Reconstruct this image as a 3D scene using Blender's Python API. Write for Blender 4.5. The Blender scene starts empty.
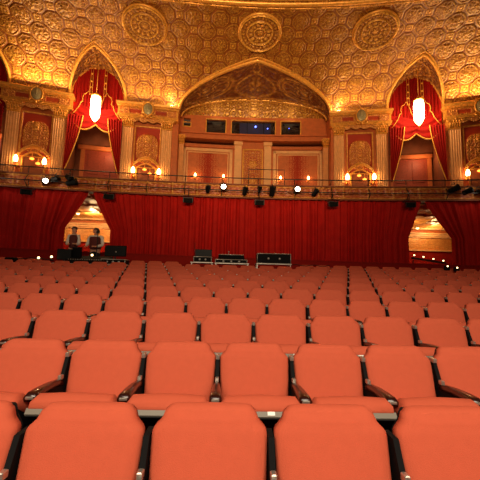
import bpy, math, random
import numpy as np
from mathutils import Vector, Matrix
random.seed(7); rng = np.random.default_rng(7)
PI = math.pi
SC = bpy.context.scene
COL = SC.collection

# ------------------------------------------------------------------ materials
def lin(c):
    return tuple((v/255/12.92 if v/255 <= .04045 else ((v/255+.055)/1.055)**2.4) for v in c)+(1,)

def mat(name, col, rough=.6, metal=0, noise=0, nscale=20, bump=0, bscale=60, sheen=0, emit=None, estr=0, spec=.5, coat=0):
    m = bpy.data.materials.new(name); m.use_nodes = True
    nt = m.node_tree; b = nt.nodes['Principled BSDF']
    c = lin(col)
    b.inputs['Base Color'].default_value = c
    b.inputs['Roughness'].default_value = rough
    b.inputs['Metallic'].default_value = metal
    b.inputs['Specular IOR Level'].default_value = spec
    if coat: b.inputs['Coat Weight'].default_value = coat; b.inputs['Coat Roughness'].default_value = .15
    if sheen:
        b.inputs['Sheen Weight'].default_value = sheen; b.inputs['Sheen Roughness'].default_value = .5
        b.inputs['Sheen Tint'].default_value = c
    if emit:
        b.inputs['Emission Color'].default_value = lin(emit); b.inputs['Emission Strength'].default_value = estr
    tc = nt.nodes.new('ShaderNodeTexCoord')
    if noise:
        n = nt.nodes.new('ShaderNodeTexNoise'); n.inputs['Scale'].default_value = nscale; n.inputs['Detail'].default_value = 5
        nt.links.new(tc.outputs['Object'], n.inputs['Vector'])
        r = nt.nodes.new('ShaderNodeMapRange'); r.inputs['From Min'].default_value = .3; r.inputs['From Max'].default_value = .7
        r.inputs['To Min'].default_value = 1-noise; r.inputs['To Max'].default_value = 1+noise*.6
        nt.links.new(n.outputs['Fac'], r.inputs['Value'])
        v = nt.nodes.new('ShaderNodeVectorMath'); v.operation = 'SCALE'
        v.inputs[0].default_value = c[:3]; nt.links.new(r.outputs['Result'], v.inputs['Scale'])
        nt.links.new(v.outputs['Vector'], b.inputs['Base Color'])
    if bump:
        n2 = nt.nodes.new('ShaderNodeTexNoise'); n2.inputs['Scale'].default_value = bscale; n2.inputs['Detail'].default_value = 3
        nt.links.new(tc.outputs['Object'], n2.inputs['Vector'])
        bp = nt.nodes.new('ShaderNodeBump'); bp.inputs['Strength'].default_value = bump; bp.inputs['Distance'].default_value = .01
        nt.links.new(n2.outputs['Fac'], bp.inputs['Height']); nt.links.new(bp.outputs['Normal'], b.inputs['Normal'])
    return m

def gilt(name, ground, gold, dark, rough=.42, metal=.55, nscale=9):
    """painted plaster: attribute 'gild' (0 ground paint .. 1 gold leaf), noise dulls the leaf"""
    m = bpy.data.materials.new(name); m.use_nodes = True
    nt = m.node_tree; b = nt.nodes['Principled BSDF']; N = nt.nodes.new; L = nt.links.new
    at = N('ShaderNodeAttribute'); at.attribute_name = 'gild'
    tc = N('ShaderNodeTexCoord')
    n = N('ShaderNodeTexNoise'); n.inputs['Scale'].default_value = nscale; n.inputs['Detail'].default_value = 6; n.inputs['Roughness'].default_value = .7
    L(tc.outputs['Object'], n.inputs['Vector'])
    r = N('ShaderNodeMapRange'); r.inputs['From Min'].default_value = .36; r.inputs['From Max'].default_value = .64
    L(n.outputs['Fac'], r.inputs['Value'])
    m1 = N('ShaderNodeMix'); m1.data_type = 'RGBA'; m1.inputs[6].default_value = lin(dark); m1.inputs[7].default_value = lin(gold)
    L(r.outputs['Result'], m1.inputs[0])
    m2 = N('ShaderNodeMix'); m2.data_type = 'RGBA'; m2.inputs[6].default_value = lin(ground)
    L(at.outputs['Fac'], m2.inputs[0]); L(m1.outputs[2], m2.inputs[7]); L(m2.outputs[2], b.inputs['Base Color'])
    mm = N('ShaderNodeMath'); mm.operation = 'MULTIPLY'; mm.inputs[1].default_value = metal
    L(at.outputs['Fac'], mm.inputs[0]); L(mm.outputs[0], b.inputs['Metallic'])
    b.inputs['Roughness'].default_value = rough
    return m

def glow(name, col, s):
    m = bpy.data.materials.new(name); m.use_nodes = True; nt = m.node_tree
    b = nt.nodes['Principled BSDF']; b.inputs['Base Color'].default_value = lin(col)
    b.inputs['Emission Color'].default_value = lin(col); b.inputs['Emission Strength'].default_value = s
    return m

M_SEAT = mat('seat_fabric', (202, 92, 64), .85, noise=.03, nscale=25, bump=.25, bscale=260, sheen=.15, spec=.2)
M_BLACK = mat('black_metal', (16, 14, 14), .45)
M_DARK = mat('matte_black', (10, 9, 9), .8, spec=.2)
M_PAN = mat('grey_pan_edge', (118, 110, 96), .5)
M_WOOD = mat('mahogany', (46, 13, 9), .28, noise=.35, nscale=14, coat=.5)
M_CHROME = mat('steel_cap', (205, 195, 180), .3, metal=.8)
M_PLATE = mat('number_plate', (240, 238, 228), .4)
M_CURT = mat('crimson_velvet', (182, 26, 18), .8, sheen=.25, noise=.15, nscale=3, spec=.15)
M_SWAG = mat('scarlet_velvet', (150, 15, 9), .75, sheen=.25, noise=.12, nscale=4, spec=.2)
M_FLOOR = mat('red_carpet', (96, 16, 12), .95, noise=.25, nscale=12, spec=.1)
M_PART = mat('red_partition', (150, 24, 14), .85, noise=.1, spec=.15)
M_CREAM = mat('cream_plaster', (228, 172, 114), .55, noise=.12, nscale=5)
M_TAN = mat('tan_plaster', (192, 100, 44), .55, noise=.15, nscale=5)
M_RUST = mat('rust_damask', (150, 54, 22), .6, noise=.25, nscale=16)
M_GOLD = mat('gold_leaf', (232, 166, 72), .38, metal=.35, noise=.25, nscale=10)
M_GOLDTRIM = mat('gold_braid', (240, 176, 70), .5, metal=.2)
M_REC = mat('recess_brown', (128, 66, 34), .7, noise=.2, nscale=4)
M_GLASSD = mat('booth_glass', (6, 8, 20), .08)
M_SHIELD = mat('grey_green_enamel', (158, 148, 112), .4, metal=.3, noise=.2, nscale=14)
M_CASE = mat('road_case_black', (7, 7, 8), .7, spec=.15)
M_ALU = mat('case_edge', (190, 184, 172), .35, metal=.5)
M_SCREEN = mat('dark_screen', (9, 10, 10), .5, spec=.2)
M_SKIN = mat('skin', (206, 146, 112), .55)
M_WHITE = mat('white_cotton', (228, 220, 204), .8)
M_VEST = mat('maroon_cloth', (96, 34, 28), .8)
M_TROUS = mat('black_cloth', (18, 16, 18), .85)
M_HAIR = mat('brown_hair', (52, 30, 20), .6)
G_COVE = gilt('coffer_gilding', (112, 42, 12), (250, 190, 72), (142, 76, 22), nscale=16, metal=.3)
G_RED = gilt('gilding_on_red', (160, 46, 24), (236, 172, 76), (196, 122, 50), nscale=8, metal=.25)
G_TAN = gilt('gilding_on_tan', (176, 104, 56), (236, 174, 88), (206, 134, 66), nscale=8, metal=.25)
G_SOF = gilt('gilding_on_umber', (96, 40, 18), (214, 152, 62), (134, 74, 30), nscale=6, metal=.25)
G_WALLP = gilt('damask_wall', (150, 36, 12), (178, 60, 22), (160, 48, 17), metal=.0, nscale=8, rough=.9)
E_LANT = glow('lantern_glass', (255, 208, 150), 14)
E_BULB = glow('sconce_bulb', (255, 196, 120), 16)
E_AMBER = glow('amber_bulb', (255, 140, 50), 3.5)
E_SPOT = glow('spot_lens', (255, 232, 205), 22)
E_BLUE = glow('blue_lamp', (90, 110, 255), 6)
E_DIM = glow('small_lamp', (255, 216, 150), 5)
E_BOOTH = glow('booth_blue_glow', (12, 14, 60), .1)  # weak blue emission standing in for the haze of light in the booth

# ------------------------------------------------------------------ mesh builder
class MB:
    def __init__(s): s.v = []; s.f = []; s.g = []; s.sm = []
    def add(s, vs, fs, smooth=False, gild=None):
        o = len(s.v); s.v += [tuple(p) for p in vs]
        s.f += [tuple(i+o for i in f) for f in fs]; s.sm += [smooth]*len(fs)
        if gild is None: gild = [1.0]*len(vs)
        elif isinstance(gild, (int, float)): gild = [float(gild)]*len(vs)
        s.g += list(gild); return s
    def box(s, x0, x1, y0, y1, z0, z1, gild=None, bev=0):
        if bev:
            bev = min(bev, abs(x1-x0)*.45, abs(y1-y0)*.45, abs(z1-z0)*.45)
            rings = []
            for z, ins in ((z0, bev), (z0+bev, 0), (z1-bev, 0), (z1, bev)):
                b = bev*.6
                a0, a1, c0, c1 = x0+ins, x1-ins, y0+ins, y1-ins
                rings.append([(a0+b, c0, z), (a1-b, c0, z), (a1, c0+b, z), (a1, c1-b, z), (a1-b, c1, z), (a0+b, c1, z), (a0, c1-b, z), (a0, c0+b, z)])
            return s.rings(rings, closed=True, caps=True, gild=gild)
        vs = [(x, y, z) for z in (z0, z1) for y in (y0, y1) for x in (x0, x1)]
        return s.add(vs, [(0, 2, 3, 1), (4, 5, 7, 6), (0, 1, 5, 4), (2, 6, 7, 3), (0, 4, 6, 2), (1, 3, 7, 5)], gild=gild)
    def rings(s, rings, closed=True, caps=False, smooth=False, gild=None):
        n = len(rings[0]); vs = [p for r in rings for p in r]; fs = []
        for i in range(len(rings)-1):
            for j in range(n if closed else n-1):
                k = (j+1) % n
                fs.append((i*n+j, i*n+k, (i+1)*n+k, (i+1)*n+j))
        if caps:
            fs.append(tuple(reversed(range(n)))); fs.append(tuple((len(rings)-1)*n+j for j in range(n)))
        return s.add(vs, fs, smooth, gild)
    def tube(s, pts, r, n=8, gild=None, closed=False):
        pts = [Vector(p) for p in pts]; R = []
        if not isinstance(r, (list, tuple)): r = [r]*len(pts)
        up = None
        for i, p in enumerate(pts):
            a = pts[i-1] if (i > 0 or closed) else p; b = pts[(i+1) % len(pts)] if (i < len(pts)-1 or closed) else p
            d = (b-a); d = d.normalized() if d.length > 1e-9 else Vector((0, 0, 1))
            if up is None: up = Vector((0, 0, 1)) if abs(d.z) < .9 else Vector((0, 1, 0))
            x = d.cross(up)
            if x.length < 1e-4: x = d.cross(Vector((1, 0, 0)))
            x.normalize(); y = x.cross(d).normalized(); up = y
            R.append([tuple(p+x*math.cos(2*PI*k/n)*r[i]+y*math.sin(2*PI*k/n)*r[i]) for k in range(n)])
        if closed: R.append(R[0])
        return s.rings(R, True, not closed, True, gild)
    def lathe(s, prof, c=(0, 0, 0), n=12, axis='z', gild=None, caps=True, smooth=True):
        R = []
        for r, h in prof:
            ring = []
            for k in range(n):
                a = 2*PI*k/n; x, y = r*math.cos(a), r*math.sin(a)
                p = (x, y, h) if axis == 'z' else ((x, h, y) if axis == 'y' else (h, x, y))
                ring.append((c[0]+p[0], c[1]+p[1], c[2]+p[2]))
            R.append(ring)
        return s.rings(R, True, caps, smooth, gild)
    def ball(s, c, r, n=8, gild=None):
        if not isinstance(r, (list, tuple)): r = (r, r, r)
        R = []
        for i in range(n+1):
            t = -PI/2+PI*i/n; cr = max(math.cos(t), 1e-3)
            R.append([(c[0]+r[0]*cr*math.cos(2*PI*k/(2*n)), c[1]+r[1]*cr*math.sin(2*PI*k/(2*n)), c[2]+r[2]*math.sin(t)) for k in range(2*n)])
        return s.rings(R, True, True, True, gild)
    def xf(s, m):
        s.v = [tuple(m @ Vector(p)) for p in s.v]; return s
    def build(s, name, material, parent=None, smooth=None):
        me = bpy.data.meshes.new(name)
        me.from_pydata(s.v, [], s.f)
        me.polygons.foreach_set('use_smooth', s.sm if smooth is None else [smooth]*len(s.f))
        a = me.attributes.new('gild', 'FLOAT', 'POINT'); a.data.foreach_set('value', s.g)
        me.materials.append(material); me.update()
        o = bpy.data.objects.new(name, me); COL.objects.link(o)
        if parent: o.parent = parent
        return o

def npgrid(name, P, gild, material, parent=None, mask=None, smooth=True):
    """P: (ny, nx, 3) array; mask keeps cells"""
    ny, nx = P.shape[:2]
    idx = np.arange(ny*nx).reshape(ny, nx)
    q = np.stack([idx[:-1, :-1], idx[:-1, 1:], idx[1:, 1:], idx[1:, :-1]], -1).reshape(-1, 4)
    if mask is not None: q = q[mask.reshape(-1)]
    me = bpy.data.meshes.new(name)
    used = np.unique(q); rm = np.full(ny*nx, -1); rm[used] = np.arange(len(used)); q = rm[q]
    V = P.reshape(-1, 3)[used]; g = np.clip(gild.reshape(-1)[used], 0, 1)
    me.vertices.add(len(V)); me.vertices.foreach_set('co', V.astype(np.float32).reshape(-1))
    me.loops.add(q.size); me.loops.foreach_set('vertex_index', q.astype(np.int32).reshape(-1))
    me.polygons.add(len(q)); me.polygons.foreach_set('loop_start', np.arange(0, q.size, 4, dtype=np.int32))
    me.polygons.foreach_set('use_smooth', np.full(len(q), smooth))
    me.update(calc_edges=True)
    a = me.attributes.new('gild', 'FLOAT', 'POINT'); a.data.foreach_set('value', g.astype(np.float32))
    me.materials.append(material); me.validate()
    o = bpy.data.objects.new(name, me); COL.objects.link(o)
    if parent: o.parent = parent
    return o

def thing(name, label, cat, loc=(0, 0, 0), rz=0, group=None):
    o = bpy.data.objects.new(name, None); COL.objects.link(o); o.empty_display_size = .2
    o.location = loc; o.rotation_euler = (0, 0, rz); o['label'] = label; o['category'] = cat
    if group: o['group'] = group
    return o
def tag(o, label, cat, group=None, kind=None):
    o['label'] = label; o['category'] = cat
    if group: o['group'] = group
    if kind: o['kind'] = kind
    return o
def struct(o): o['kind'] = 'structure'; return o
def dup(root, loc, rz, label, group=None):
    def cp(o, par):
        c = o.copy(); COL.objects.link(c)
        if par: c.parent = par
        for ch in list(o.children): cp(ch, c)
        return c
    kids = list(root.children)
    r = root.copy(); COL.objects.link(r); r.location = loc; r.rotation_euler = (0, 0, rz); r['label'] = label
    if group: r['group'] = group
    for ch in kids: cp(ch, r)
    return r

# ------------------------------------------------------------------ plan geometry (metres)
class Arc:
    """a gently concave wall line; u runs along it, off is depth behind it"""
    def __init__(s, P0, R, rho): s.R = R; s.rho = rho; s.C = (P0[0]-R*math.sin(rho), P0[1]-R*math.cos(rho))
    def p(s, u, z, off=0):
        a = u/s.R+s.rho; return (s.C[0]+(s.R+off)*math.sin(a), s.C[1]+(s.R+off)*math.cos(a), z)
    def np(s, u, z, off):
        a = u/s.R+s.rho; return np.stack([s.C[0]+(s.R+off)*np.sin(a), s.C[1]+(s.R+off)*np.cos(a), z+0*a], -1)
    def rz(s, u): return -(u/s.R+s.rho)
WA = Arc((1.12, 16.5), 34.6, math.radians(1.2))      # upper rear wall
BA = Arc((1.10, 13.3), 55, math.radians(.9))         # balcony front and curtain line
SLOPE = .106
def floor_z(y): return SLOPE*y-.045

def arcbox(m, A, u0, u1, z0, z1, o0, o1, step=.6, gild=None):
    n = max(1, int(abs(u1-u0)/step)); R = []
    for i in range(n+1):
        u = u0+(u1-u0)*i/n
        R.append([A.p(u, z0, o0), A.p(u, z1, o0), A.p(u, z1, o1), A.p(u, z0, o1)])
    return m.rings(R, True, True, gild=gild)

def scroll(x, y, k=1.0, seed=0.0):
    """symmetrical acanthus-like scroll relief, 0..1"""
    x = np.abs(x)*k; y = y*k
    a = np.sin(9*x+2.6*np.sin(7*y+seed)+1.3*np.sin(15*x+seed))
    b = np.sin(8*y+2.4*np.sin(8*x-seed)+.9*np.sin(17*y))
    v = np.abs(a*b)+.35*np.abs(np.sin(21*x+3*b)*np.sin(19*y+3*a))
    return np.clip((v-.22)*1.6, 0, 1)

# ------------------------------------------------------------------ the cove ceiling
ZT, CA, CB = 10.05, 5.0, 2.45
TH = np.linspace(0, PI/2, 400)
SS = np.concatenate([[0], np.cumsum(np.hypot(np.diff(-CA*(1-np.cos(TH))), np.diff(CB*np.sin(TH))))])
STOT = SS[-1]
def cove_ring(s):
    """arc length up the section -> (off, z, normal off, normal z) ; normals point down into the hall"""
    th = np.interp(s, SS, TH); ext = np.maximum(s-STOT, 0)
    off = -CA*(1-np.cos(th))-ext; z = ZT+CB*np.sin(th)
    no = -np.cos(th)/CA; nz = -np.sin(th)/CB; L = np.hypot(no, nz)
    return off, z, no/L, nz/L
def s_of(theta_deg): return float(np.interp(math.radians(theta_deg), TH, SS))
def CP(u, s, h=0):
    off, z, no, nz = cove_ring(np.asarray(s, float)); h = np.asarray(h, float)
    return WA.np(np.asarray(u, float), z+h*nz, off+h*no)
def arch_w(q, p, e): return np.clip(1-np.clip(q, 0, 1)**p, 0, 1)**e
SIDE_H = 1.72
ARCHES = [(-7.9, 1.3, 48, 2.6, .8), (8.0, 1.3, 48, 2.6, .8), (-13.0, 1.3, 48, 2.6, .8), (0, 3.95, 49, 2.2, .85)]
TOP_S = 11.0
def build_ceiling():
    us = np.arange(-15.5, 15.5, .036); ss = np.concatenate([np.arange(0, 6.6, .036), np.arange(6.6, TOP_S, .09)])
    U, S = np.meshgrid(us, ss)
    a = 1.27; L = a/math.sqrt(2); ap = L/2
    X = U/a; Y = (S-.15)/a
    def loc(ox, oy):
        dx = X-ox-np.round(X-ox); dy = Y-oy-np.round(Y-oy); return dx, dy
    d1 = loc(0, 0); d2 = loc(.5, .5)
    def on(d): return np.maximum(np.maximum(abs(d[0]), abs(d[1])), (abs(d[0])+abs(d[1]))/math.sqrt(2))/(ap/a)
    n1, n2 = on(d1), on(d2); first = n1 < n2
    n = np.minimum(n1, n2); dx = np.where(first, d1[0], d2[0])*a; dy = np.where(first, d1[1], d2[1])*a
    r = np.hypot(dx, dy)/ap; ang = np.arctan2(dy, dx)
    # square cells
    e1 = loc(.5, 0); e2 = loc(0, .5)
    q1 = np.maximum(abs(e1[0]), abs(e1[1])); q2 = np.maximum(abs(e2[0]), abs(e2[1]))
    q = np.minimum(q1, q2)/.1464
    H = np.zeros_like(U); G = np.zeros_like(U)
    # octagons: lobed on one lattice, plain on the other
    lobe = np.where(first, .80+.05*np.abs(np.cos(2*ang)), .82)
    nn = np.where(first, r*.96, n)
    ridge = np.exp(-((nn-lobe)/.042)**2)
    ridge2 = np.exp(-((n-.985)/.03)**2)*.5
    inner = np.where(nn < lobe-.1, 1, 0)
    petals = np.clip(.5+.5*np.cos(8*ang+3*np.sin(9*r)), 0, 1)*np.exp(-((r-.42)/.2)**2)
    orn = scroll(dx*1.5, dy*1.5, 2.2, 1.0)*inner
    boss = np.exp(-(r/.16)**2)
    H += .055*ridge+.035*ridge2+inner*(.03*petals+.04*orn+.04*boss)+.02*np.cos(np.clip(r, 0, 1)*PI/2)
    G += ridge*1.0+ridge2*.55+inner*(.1+.75*np.maximum(orn*.8, petals*.75)+.5*boss)
    sq = (n > 1.0)
    sr = np.exp(-((q-.66)/.12)**2); sb = np.exp(-(q/.36)**2)
    H = np.where(sq, .045*sr+.045*sb, H); G = np.where(sq, .9*sr+.85*sb+.12, G)
    G = G*.96+.03
    # masks: arches cut out
    uc = (U[:-1, :-1]+U[1:, 1:])/2; sc = (S[:-1, :-1]+S[1:, 1:])/2
    th = np.degrees(np.interp(sc, SS, TH)); keep = np.ones_like(uc, bool)
    for (c, hw, tp, p, e) in ARCHES:
        ins = (abs(uc-c) < hw*arch_w(th/tp, p, e)) & (th < tp)
        keep &= ~ins
    keep &= ~((sc > s_of(84)) & (sc < s_of(84)+.0))
    P = CP(U, S, H)
    o = npgrid('ceiling', P, G, G_COVE, mask=keep); struct(o)
    # ring moulding where the cove meets the flat ceiling
    m = MB()
    for ds, rr in ((0, .10), (.22, .05), (-.2, .04)):
        m.tube([tuple(CP(u, s_of(83)+ds, .02)) for u in np.arange(-15.5, 15.6, .5)], rr, 8)
    m.build('trim_1', M_GOLD)['kind'] = 'structure'
build_ceiling()

def rib_pts(c, hw, tp, p, e, n=60):
    pts = []
    for i in range(n+1):
        phi = PI*i/n; q = math.sin(phi)**.999; w = float(arch_w(q, p, e))*hw
        sgn = 1 if math.cos(phi) >= 0 else -1
        pts.append((c+sgn*w, s_of(tp*q), phi))
    return pts

def make_arch(c, hw, tp, p, e, inner_off, inner_z0, inner_h, inner_hw, name, rr=.07):
    rb = rib_pts(c, hw, tp, p, e, 80)
    m = MB(); m.tube([tuple(CP(u, s, .04)) for u, s, _ in rb], rr, 8)
    m.tube([tuple(CP(c+(u-c)*1.0, s+.16*math.sin(ph), .03)+np.array([0, 0, 0])) for u, s, ph in rb], rr*.5, 6)
    # base continues to the wall as a jamb bead
    o = m.build(name, M_GOLD); struct(o)
    # soffit between rib and inner arch, with relief
    K = 40; T = []; phs = np.array([r_[2] for r_ in rb])
    A = np.array([CP(u, s, 0) for u, s, _ in rb])
    iz = inner_z0+inner_h*np.sin(phs); iu = c+inner_hw*np.cos(phs)
    B = WA.np(iu, iz, np.full_like(iu, inner_off))
    NPH = 260
    ph2 = np.linspace(0, PI, NPH)
    A2 = np.stack([np.interp(ph2, phs, A[:, k]) for k in range(3)], -1); B2 = np.stack([np.interp(ph2, phs, B[:, k]) for k in range(3)], -1)
    V = np.linspace(0, 1, 50)
    P = A2[None]*(1-V[:, None, None])+B2[None]*V[:, None, None]
    xx = (ph2-PI/2)[None, :]+0*V[:, None]; yy = V[:, None]+0*ph2[None]
    w = hw/1.25
    kx = 1.1*w
    orn = scroll(xx/1.57*(4.6 if hw > 2 else 2.3), yy*(2.6 if hw > 2 else 1.7)+.2, .62 if hw > 2 else .9, .6)
    Xp = xx/1.57*(4.6 if hw > 2 else 2.3)
    def loop(cx, cy, rx, ry, t): return np.exp(-((np.sqrt(((np.abs(Xp)-cx)/rx)**2+((yy-cy)/ry)**2)-1)/t)**2)
    if hw > 2:
        fr_ = np.maximum.reduce([loop(2.45, .5, 1.25, .36, .06), loop(2.45, .5, 1.1, .29, .04), loop(0, .6, .95, .3, .07), loop(0, .17, .33, .11, .16)])
        cart = np.maximum(.9*np.exp(-(((np.abs(Xp)-2.3)/.55)**2+((yy-.5)/.16)**2)), np.exp(-((Xp/.45)**2+((yy-.6)/.16)**2)))*(.35+.65*orn)
        orn = orn*.55
    else:
        fr_ = np.maximum(loop(0, .6, .8, .28, .08), loop(0, .18, .25, .1, .2)); cart = np.exp(-((Xp/.4)**2+((yy-.6)/.2)**2))*(.4+.6*orn)
    edge = np.maximum(np.exp(-((yy-.06)/.03)**2), np.exp(-((yy-.94)/.03)**2))
    rib2 = fr_
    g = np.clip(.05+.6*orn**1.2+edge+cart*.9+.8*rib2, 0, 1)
    h = .09*orn+.05*edge+.10*cart+.05*rib2
    # push relief towards the hall (down and forward)
    P = P+h[..., None]*np.array([0, -.5, -.8])
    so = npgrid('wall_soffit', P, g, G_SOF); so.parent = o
    m2 = MB(); m2.tube([tuple(x) for x in B[::1]], rr*.75, 8); m2.build('inner_arch_bead', M_GOLD, o)
    return o
for i, (c, hw, tp, p, e) in enumerate(ARCHES):
    if hw < 2: make_arch(c, hw, tp, p, e, .0, 10.05, SIDE_H, 1.25, 'trim_%d' % (i+2))
    else: make_arch(c, hw, tp, p, e, 1.0, 10.2, 1.2, 3.9, 'trim_%d' % (i+2), .095)

# three round medallions on the cove
def medallion(u0, s0, label):
    nr, na = 60, 140
    r = np.linspace(0, 1, nr)[:, None]; a = np.linspace(0, 2*PI, na)[None]
    ru, rs = 1.02, .95
    U = u0+ru*r*np.cos(a); S = s0+rs*r*np.sin(a)
    pet = np.abs(np.sin(6*a)); scal = np.abs(np.sin(14*a))
    rim = np.exp(-((r-.93)/.05)**2); rim2 = np.exp(-((r-.60)/.04)**2); rim3 = np.exp(-((r-.26)/.03)**2)
    orn = scroll(np.cos(a)*r, np.sin(a)*r, 1.7, 2.)
    H = .10+.10*rim+.09*rim2+.06*rim3+.07*pet*np.exp(-((r-.42)/.1)**2)+.06*scal*np.exp(-((r-.77)/.07)**2)+.08*np.exp(-(r/.12)**2)+.03*orn
    H = np.where(r > .985, -.05, H)
    G = np.clip(.12+rim+rim2+.9*rim3+.8*pet*np.exp(-((r-.42)/.1)**2)+.55*scal*np.exp(-((r-.77)/.07)**2)+np.exp(-(r/.12)**2)+.25*orn, 0, 1)
    off, z, _, _ = cove_ring(s0)
    base = WA.p(u0, float(z), float(off))
    t = thing('ceiling_medallion', label, 'medallion', base, 0, 'round medallions on the coved ceiling')
    P = CP(U, S, H)-np.array(base)
    npgrid('rosette', P, G+0*r, G_COVE, t)
    m = MB(); m.tube([tuple(CP(u0+ru*.97*math.cos(x), s0+rs*.97*math.sin(x), .09)-np.array(base)) for x in np.linspace(0, 2*PI, 60)[:-1]], .06, 6, closed=True)
    m.build('rim', M_GOLD, t)
medallion(-5.45, s_of(66), 'gilded round ceiling medallion above the left arch and wide niche, left one')
medallion(0, s_of(67.5), 'gilded round ceiling medallion straight above the point of the wide niche')
medallion(5.45, s_of(67), 'gilded round ceiling medallion at upper right, between wide niche and right arch')

# ------------------------------------------------------------------ upper rear wall
m = MB()
for u0, u1 in ((-15.5, -14.25), (-11.75, -9.15), (-6.65, -3.95), (3.95, 6.75), (9.25, 15.5)):
    arcbox(m, WA, u0, u1, 5.2, 10.1, 0, .3)
struct(m.build('wall_upper', M_TAN))
# recess rooms behind the arches
m = MB()
for c in (-13.0, -7.9, 8.0):
    arcbox(m, WA, c-1.25, c+1.25, 5.2, 8.35, 1.6, 1.75)
    arcbox(m, WA, c-1.35, c-1.2, 5.2, 13, .0, 1.7); arcbox(m, WA, c+1.2, c+1.35, 5.2, 13, .0, 1.7)
    arcbox(m, WA, c-1.25, c+1.25, 8.35, 9.4, 1.6, 1.9)
struct(m.build('wall_recess', M_REC))
for c in (-13.0, -7.9, 8.0):
    for nm, (a, b, z0, z1), mm in (('door_panel', (-.62, .95, 5.3, 8.0), M_RUST),):
        t = thing('recess_door', {-7.9: 'rust panelled double door in the recess behind the left red drapes', 8.0: 'rust panelled double door in the recess behind the right red drapes', -13.0: 'rust panelled door behind the drapes at the far left edge'}[c], 'door', WA.p(c, 5.3, 1.5), WA.rz(c), 'doors in the arched recesses')
        w = MB(); w.box(-.75, .95, 0, .06, 0, 2.7)
        for xx in (-.68, .14):
            for z0 in (.15, 1.42): w.box(xx+.08, xx+.68, -.03, 0, z0, z0+1.1, bev=.02)
        w.build('door_leaf', M_RUST, t)
        w = MB(); w.box(-.95, -.75, -.08, .06, 0, 2.85); w.box(.95, 1.15, -.08, .06, 0, 2.85); w.box(-1.1, 1.2, -.14, .08, 2.7, 2.95, bev=.03)
        w.build('door_surround', M_TAN, t)
# central niche
m = MB()
arcbox(m, WA, -4.2, 4.2, 5.2, 8.92, 1.5, 1.7); arcbox(m, WA, -.98, .98, 8.92, 9.2, 1.5, 1.7); arcbox(m, WA, -4.2, 4.2, 5.2, 10.6, 3.0, 3.1)  # gap under the ledge, far backing: shaped to give a dark shadow band
arcbox(m, WA, -4.15, -3.95, 5.2, 10.3, .3, 1.6); arcbox(m, WA, 3.95, 4.15, 5.2, 10.3, .3, 1.6)
# booth wall with window openings
for a, b in ((-4.1, -3.78), (-3.42, -2.55), (-1.52, -1.18), (1.18, 1.52), (2.55, 4.1)):
    arcbox(m, WA, a, b, 9.55, 10.6, 1.5, 1.7)
for a, b in ((-3.8, -3.4), (-2.6, -1.5), (-1.2, 1.2), (1.5, 2.6)):
    arcbox(m, WA, a, b, 10.38, 10.6, 1.5, 1.7)
arcbox(m, WA, -3.8, -3.4, 9.55, 9.9, 1.5, 1.7)
struct(m.build('wall_niche', M_TAN))
for i, (a, b, z0, z1) in enumerate(((-2.55, -1.52, 9.6, 10.38), (-1.18, 1.18, 9.6, 10.38), (1.52, 2.55, 9.6, 10.38), (-3.78, -3.42, 9.9, 10.1))):
    g = MB(); arcbox(g, WA, a, b, z0, z1, 1.62, 1.66); w = struct(g.build('window_%d' % (i+1), M_GLASSD))
    fr = MB()
    arcbox(fr, WA, a, b, z0-.05, z0, 1.45, 1.52); arcbox(fr, WA, a, b, z1, z1+.05, 1.45, 1.52)
    arcbox(fr, WA, a-.05, a, z0-.05, z1+.05, 1.45, 1.52); arcbox(fr, WA, b, b+.05, z0-.05, z1+.05, 1.45, 1.52)
    fr.build('window_frame', M_GOLD, w)
    if i == 1:
        gl = MB(); arcbox(gl, WA, -.75, .95, 9.68, 10.3, 1.60, 1.615); gl.build('booth_glow_sheet', E_BOOTH, w)  # added glowing sheet, no screen: paints the booth's blue light over the glass
        gl = MB()
        for u in (-.35, .55): arcbox(gl, WA, u, u+.03, z0, z1, 1.58, 1.61)
        gl.build('mullion', M_DARK, w)
def dot(u, z, off, r, mt, label, cat, name, grp=None):
    p = WA.p(u, z, off); t = thing(name, label, cat, p, WA.rz(u), grp)
    b = MB(); b.ball((0, 0, 0), r, 6); b.build('lens', mt, t)
    b = MB(); b.lathe([(r*.9, 0), (r*1.15, r), (r*.8, r*2)], axis='y', n=10); b.box(-.01, .01, r, r+.03, r, r*2+.1); b.build('housing', M_BLACK, t)
dot(.12, 10.08, 1.52, .055, E_BLUE, 'bright blue-white lamp in the wide projection booth window', 'lamp', 'booth_lamp')
dot(.78, 9.98, 1.52, .035, E_BLUE, 'small dim lamp right of the blue lamp in the booth window', 'lamp', 'booth_lamp')
dot(1.95, 10.0, 1.52, .02, E_BLUE, 'faint lamp in the right-hand dark booth window', 'lamp', 'booth_lamp')
# half-dome shell above the booth windows
ph = np.linspace(0, PI, 300); V = np.linspace(0, 1, 40)
U1 = 3.9*np.cos(ph); Z1 = 10.2+1.2*np.sin(ph); 
Av = WA.np(U1, Z1, np.full_like(U1, 1.0)); Bv = WA.np(U1*1.0, 10.5+0*ph, np.full_like(U1, 1.6))
cur = np.sin(V*PI/2)[:, None, None]; P = Av[None]*(1-V[:, None, None])+Bv[None]*V[:, None, None]
P[..., 2] += .12*np.sin(V*PI)[:, None]
xx = U1[None]/1.3+0*V[:, None]; yy = V[:, None]+0*ph[None]
orn = scroll(xx, yy*.8, 1.5, 2.2); P[..., 2] -= .05*orn
vo = npgrid('wall_shell', P, .35+.65*orn, G_COVE); struct(vo)
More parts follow.
